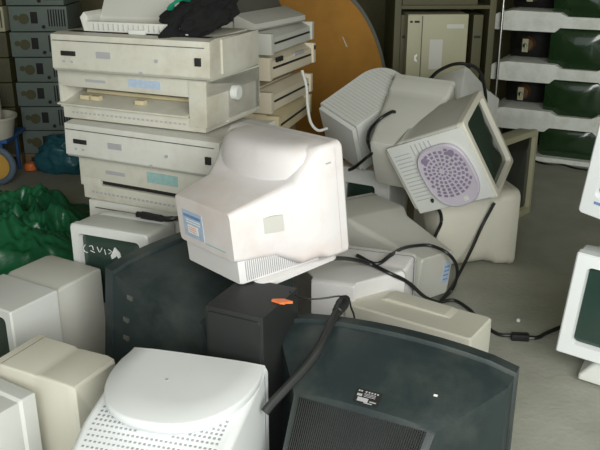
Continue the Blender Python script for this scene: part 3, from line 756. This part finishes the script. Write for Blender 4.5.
# ------------------------------------------------------------------ stacks of casings on the left
def casing(x, y, z, yaw, label, col, h=.160, kind=0):
    t = thing('computer_casing', label, 'computer case', (x, y, z), (0,0,R(yaw)), 'blue grey computer casings stacked on the left')
    bm = B(); box(bm, -.19, .19, 0, .40, 0, h, .004); obj('housing', bm, col, t)
    if kind == 0:
        bm = B(); cyl(bm, (-.095, -.001, h*.5), (0,1,0), .034, .006, 20); cyl(bm, (-.145, -.001, h*.55), (0,1,0), .018, .006, 16); obj('fan_grille', bm, 'pcase' if col != 'pcase' else 'olive', t)
        bm = B(); box(bm, -.05, -.005, -.004, .004, h*.32, h*.78, .002); obj('socket', bm, 'dark', t)
        bm = B(); cyl(bm, (.03, -.002, h*.18), (0,1,0), .012, .006, 12); obj('key_hole', bm, 'dark', t)
        bm = B(); strips(bm, 7, .06, .18, lambda bm, xx: box(bm, xx-.0045, xx+.0045, -.002, .003, h*.2, h*.88)); obj('expansion_slots', bm, 'dark', t)
    else:
        bm = B(); strips(bm, 8, .02, .18, lambda bm, xx: box(bm, xx-.005, xx+.005, -.002, .003, h*.15, h*.85)); obj('vent_slots', bm, 'hole', t)
    return t
names = ['lowest','second from the floor','third from the floor','fourth from the floor','fifth from the floor','sixth from the floor','seventh from the floor','topmost']
for i in range(8):
    casing(-1.73 + (.006 if i % 2 else -.006), 5.35, .084+.167*i, 0 + (1 if i % 3 else -1), 'blue grey computer casing, %s in the stack right of the olive ones' % names[i], 'pcase' if i != 1 else 'pcase')
for i in range(8):
    casing(-2.135, 5.33, .084+.167*i, 1, 'olive computer casing, %s in the stack at the left edge' % names[i].strip(), 'cpu' if i == 5 else 'olive', kind=1)
for x in (-1.73, -2.135):
    pt = thing('wooden_pallet', 'low wooden pallet under the %s casing stack' % ('blue grey' if x > -2 else 'olive'), 'pallet', (x, 5.34, 0))
    bm = B(); box(bm, -.19, .19, 0, .42, .06, .083, .003); obj('deck', bm, 'cardb', pt)
    for xx in (-.17,0,.17):
        bm = B(); box(bm, xx-.02, xx+.02, 0, .42, 0, .06, .002); obj('runner', bm, 'cardb', pt)

# cart with tub
ct = thing('hand_cart', 'small blue hand cart with yellow-hubbed wheel at the left edge', 'cart', (-2.02,4.90,0))
bm = B(); box(bm, -.25, .14, .03, .40, .262, .285, .004); obj('deck', bm, 'bluep', ct)
bm = B(); tube(bm, [(.09,.05,.27),(.10,.02,.20),(.085,.0,.135)], .012); tube(bm, [(-.2,.35,.27),(-.2,.35,.12),(-.2,.35,.004)], .012); tube(bm, [(.08,.36,.27),(.08,.36,.1),(.08,.36,.004)], .012); obj('frame', bm, 'bluep', ct)
bm = B(); tb = bmesh.new()
seg, rs = 40, 10
vv = [[tb.verts.new(((.108+.022*math.cos(2*PI*j/rs))*math.cos(2*PI*i/seg), .022*math.sin(2*PI*j/rs), (.108+.022*math.cos(2*PI*j/rs))*math.sin(2*PI*i/seg))) for j in range(rs)] for i in range(seg)]
for i in range(seg):
    for j in range(rs): tb.faces.new((vv[i][j], vv[(i+1)%seg][j], vv[(i+1)%seg][(j+1)%rs], vv[i][(j+1)%rs]))
add(bm, tb); wl = obj('wheel', bm, 'tyre', ct, loc=(.07,-.02,.131))
bm = B(); cyl(bm, (0,0,0), (0,1,0), .092, .03, 32, bev=.004); cyl(bm, (0,-.012,0), (0,1,0), .03, .03, 20, bev=.004); obj('hub', bm, 'hub', wl, label='yellow wheel hub')
tb_ = thing('plastic_tub', 'round cream plastic tub standing on the blue cart', 'tub', (-2.02,5.02,.287))
bm = B()
def lathe(bm, prof, n=40):
    return loft(bm, [[(r*math.cos(2*PI*i/n), r*math.sin(2*PI*i/n), z) for i in range(n)] for r, z in prof])
lathe(bm, [(.145,0),(.150,.01),(.17,.12),(.185,.125),(.185,.14),(.172,.142),(.16,.12),(.14,.02),(.02,.018)]); obj('tub_body', bm, 'beige', tb_)
jg = thing('plastic_jug', 'cream jug with orange cap standing in the plastic tub', 'jug', (-2.0,5.02,.308))
bm = B(); lathe(bm, [(.07,0),(.075,.02),(.075,.22),(.05,.28),(.03,.30),(.03,.32)]); obj('jug_body', bm, 'beige', jg)
bm = B(); lathe(bm, [(.034,.318),(.034,.35),(.030,.355)], 20); obj('cap', bm, 'orange', jg)
bm = B(); lathe(bm, [(.018,.0),(.040,.012),(.046,.035),(.038,.058),(.012,.068)], 20); tag(obj('orange_knob', bm, 'orange', loc=(-1.84,5.2,0)), 'small round orange plastic knob on the floor between wheel and blue bag', 'knob')
bg_ = blob('blue_bag', (-1.60,5.20,.10), (.17,.10,.15), 'tealbag', 5, .22, 1.4, floorz=-.10)
tag(bg_, 'crumpled teal blue plastic bag on the floor against the casings', 'bag')

# green tarpaulin heap
from mathutils import noise
bm = B(); nx, ny = 170, 170; W_, D_ = 1.25, 1.25; grid = []
for j in range(ny+1):
    row = []
    for i in range(nx+1):
        u, v = i/nx*2-1, j/ny*2-1
        rr = math.hypot(u, v) + .18*noise.noise(Vector((u*1.8, v*1.8, 3)))
        e = max(0, min(1, (1.0-rr)/.45)); e = e*e*(3-2*e)
        p = Vector((u*2.2, v*2.2, 1.7))
        f1 = 1-abs(noise.noise(p*1.1 + Vector((noise.noise(p*.7)*1.2, 0, 0))))*2.2
        f2 = 1-abs(noise.noise(p*2.6))*2
        f3 = 1-abs(noise.noise(p*5.2 + Vector((f2*.3, 4, 0))))*2
        hgt = e*(.06 + .085*f1 + .055*f2 + .028*f3 + .012*noise.noise(p*11)) + .004 + .006*abs(noise.noise(p*5))
        row.append(bm.verts.new((u*W_/2 + .03*noise.noise(p*2), v*D_/2 + .03*noise.noise(p*2+Vector((9,0,0))), max(.003, hgt))))
    grid.append(row)
for j in range(ny):
    for i in range(nx):
        u, v = (i+.5)/nx*2-1, (j+.5)/ny*2-1
        if math.hypot(u, v) + .18*noise.noise(Vector((u*1.8, v*1.8, 3))) < 1.02: bm.faces.new((grid[j][i], grid[j][i+1], grid[j+1][i+1], grid[j+1][i]))
bmesh.ops.delete(bm, geom=[v for v in bm.verts if not v.link_faces], context='VERTS')
tp = obj('tarpaulin', bm, 'tarp', loc=(-1.66,3.92,0), smooth=70); tag(tp, 'crumpled glossy green tarpaulin heaped on the floor at the left', 'tarpaulin')
md = tp.modifiers.new('thickness', 'SOLIDIFY'); md.thickness = .002; md.offset = 1

# ------------------------------------------------------------------ cables
def cable(name, pts, r, label, cat='cable', n=8, m='rubber'):
    bm = B(); tube(bm, pts, r, n, 8); return tag(obj(name, bm, m), label, cat)
cable('power_cable', [(.10,2.36,.553),(.179,2.60,.448),(.26,2.70,.386),(.328,2.63,.378),(.406,2.70,.310),(.516,2.95,.13),(.615,3.13,.014)], .0075, 'black cable running from under the large tilted monitor down to the floor')
cable('power_cable', [(.22,2.80,.378),(.284,2.71,.382),(.345,2.79,.382),(.418,3.0,.325),(.492,3.13,.285),(.563,3.17,.270),(.62,3.12,.262),(.667,3.13,.21),(.685,3.15,.14),(.678,3.2,.044),(.623,3.15,.014),(.686,3.16,.012),(.735,3.07,.010),(.757,2.97,.008),(.803,2.86,.008),(.862,2.838,.012)], .0075,
      'black cable arching over the blue-labelled grey-beige monitor to the plug on the floor')
cable('power_cable', [(.915,3.52,.345),(.866,3.52,.229),(.82,3.49,.128),(.752,3.40,.043),(.682,3.26,.016),(.640,3.17,.022)], .008, 'straight taut black cable slanting down across the cream monitor standing under the tipped one')
cable('power_cable', [(.600,3.40,.40),(.617,3.44,.367),(.658,3.495,.307),(.667,3.500,.255),(.650,3.500,.204),(.62,3.44,.18)], .008, 'short black cable hanging from beneath the lilac ribbed plate')
cable('power_cable', [(.600,3.83,.80),(.625,3.87,.85),(.65,3.9,.87),(.702,3.98,.891),(.79,4.06,.908),(.871,4.08,.9),(.93,4.1,.861),(.961,4.12,.79),(.989,4.16,.676),(.99,4.2,.55)], .009, 'black cable looping high over the pointed pale monitor back')
cable('power_cable', [(.44,3.62,.757),(.42,3.6,.760),(.366,3.56,.737),(.326,3.60,.676),(.318,3.60,.619),(.330,3.52,.590),(.313,3.62,.536),(.269,3.72,.462),(.24,3.74,.44)], .008, 'black cable curling down beside the smooth beige monitor back, next to the louvred one')
cable('power_cable', [(.905,2.815,.014),(.96,2.825,.010),(.999,2.86,.008),(1.055,2.90,.008),(1.12,2.94,.008),(1.20,2.96,.008)], .008, 'black cable on the floor from the plug to the right edge monitor')
pg = thing('cable_plug', 'black power plug lying on the bare floor between the heap and the right edge monitor', 'plug', (.885,2.82,0), (0,0,R(-6)))
bm = B(); box(bm, -.035, .035, -.016, .016, .002, .030, .006); obj('plug_body', bm, 'rubber', pg)
for y in (-.008, .008):
    bm = B(); box(bm, .034, .055, y-.0012, y+.0012, .012, .020); obj('prong', bm, 'metal', pg)
bm = B(); bmesh.ops.create_icosphere(bm, subdivisions=2, radius=.009); tag(obj('white_pebble', bm, 'sticker', loc=(.92,2.978,.008)), 'tiny white pebble on the open floor', 'pebble')
hs = thing('ribbed_hose', 'thick black cable with moulded plug draped over the large black television', 'cable', (.129,2.13,.488))
bm = B(); tube(bm, [(-.017,-.04,.012),(-.043,-.115,.006),(-.073,-.19,-.022),(-.107,-.24,-.050),(-.156,-.29,-.082),(-.204,-.33,-.118),(-.222,-.345,-.135)], .0125, 8, 10); obj('cable_sheath', bm, 'blackm', hs)
bm = B(); tube(bm, [(.010,.03,.014),(.004,.015,.016),(-.006,-.015,.016),(-.017,-.04,.012),(-.024,-.06,.010)], [.014,.018,.020,.018,.016,.013], 6, 12); obj('plug_head', bm, 'rubber', hs)
cable('thin_wire', [(-.03,2.085,.563),(-.012,2.10,.545),(.03,2.12,.523),(.075,2.13,.521),(.111,2.14,.522),(.133,2.15,.515),(.137,2.15,.502)], .0028, 'thin black wire from the speaker box to the thick cable plug')
cable('thin_wire', [(.137,2.15,.50),(.150,2.18,.49),(.158,2.20,.455),(.172,2.25,.40),(.18,2.27,.33)], .0030, 'thin black wire dropping behind the large black television')
cable('black_plug', [(-.615,2.815,.541),(-.59,2.80,.543),(-.54,2.775,.543),(-.49,2.75,.545),(-.44,2.74,.555),(-.40,2.72,.56)], [.012,.015,.014,.011,.008,.008], 'black plug and lead lying on top of the small dark-screened monitor', 'plug')
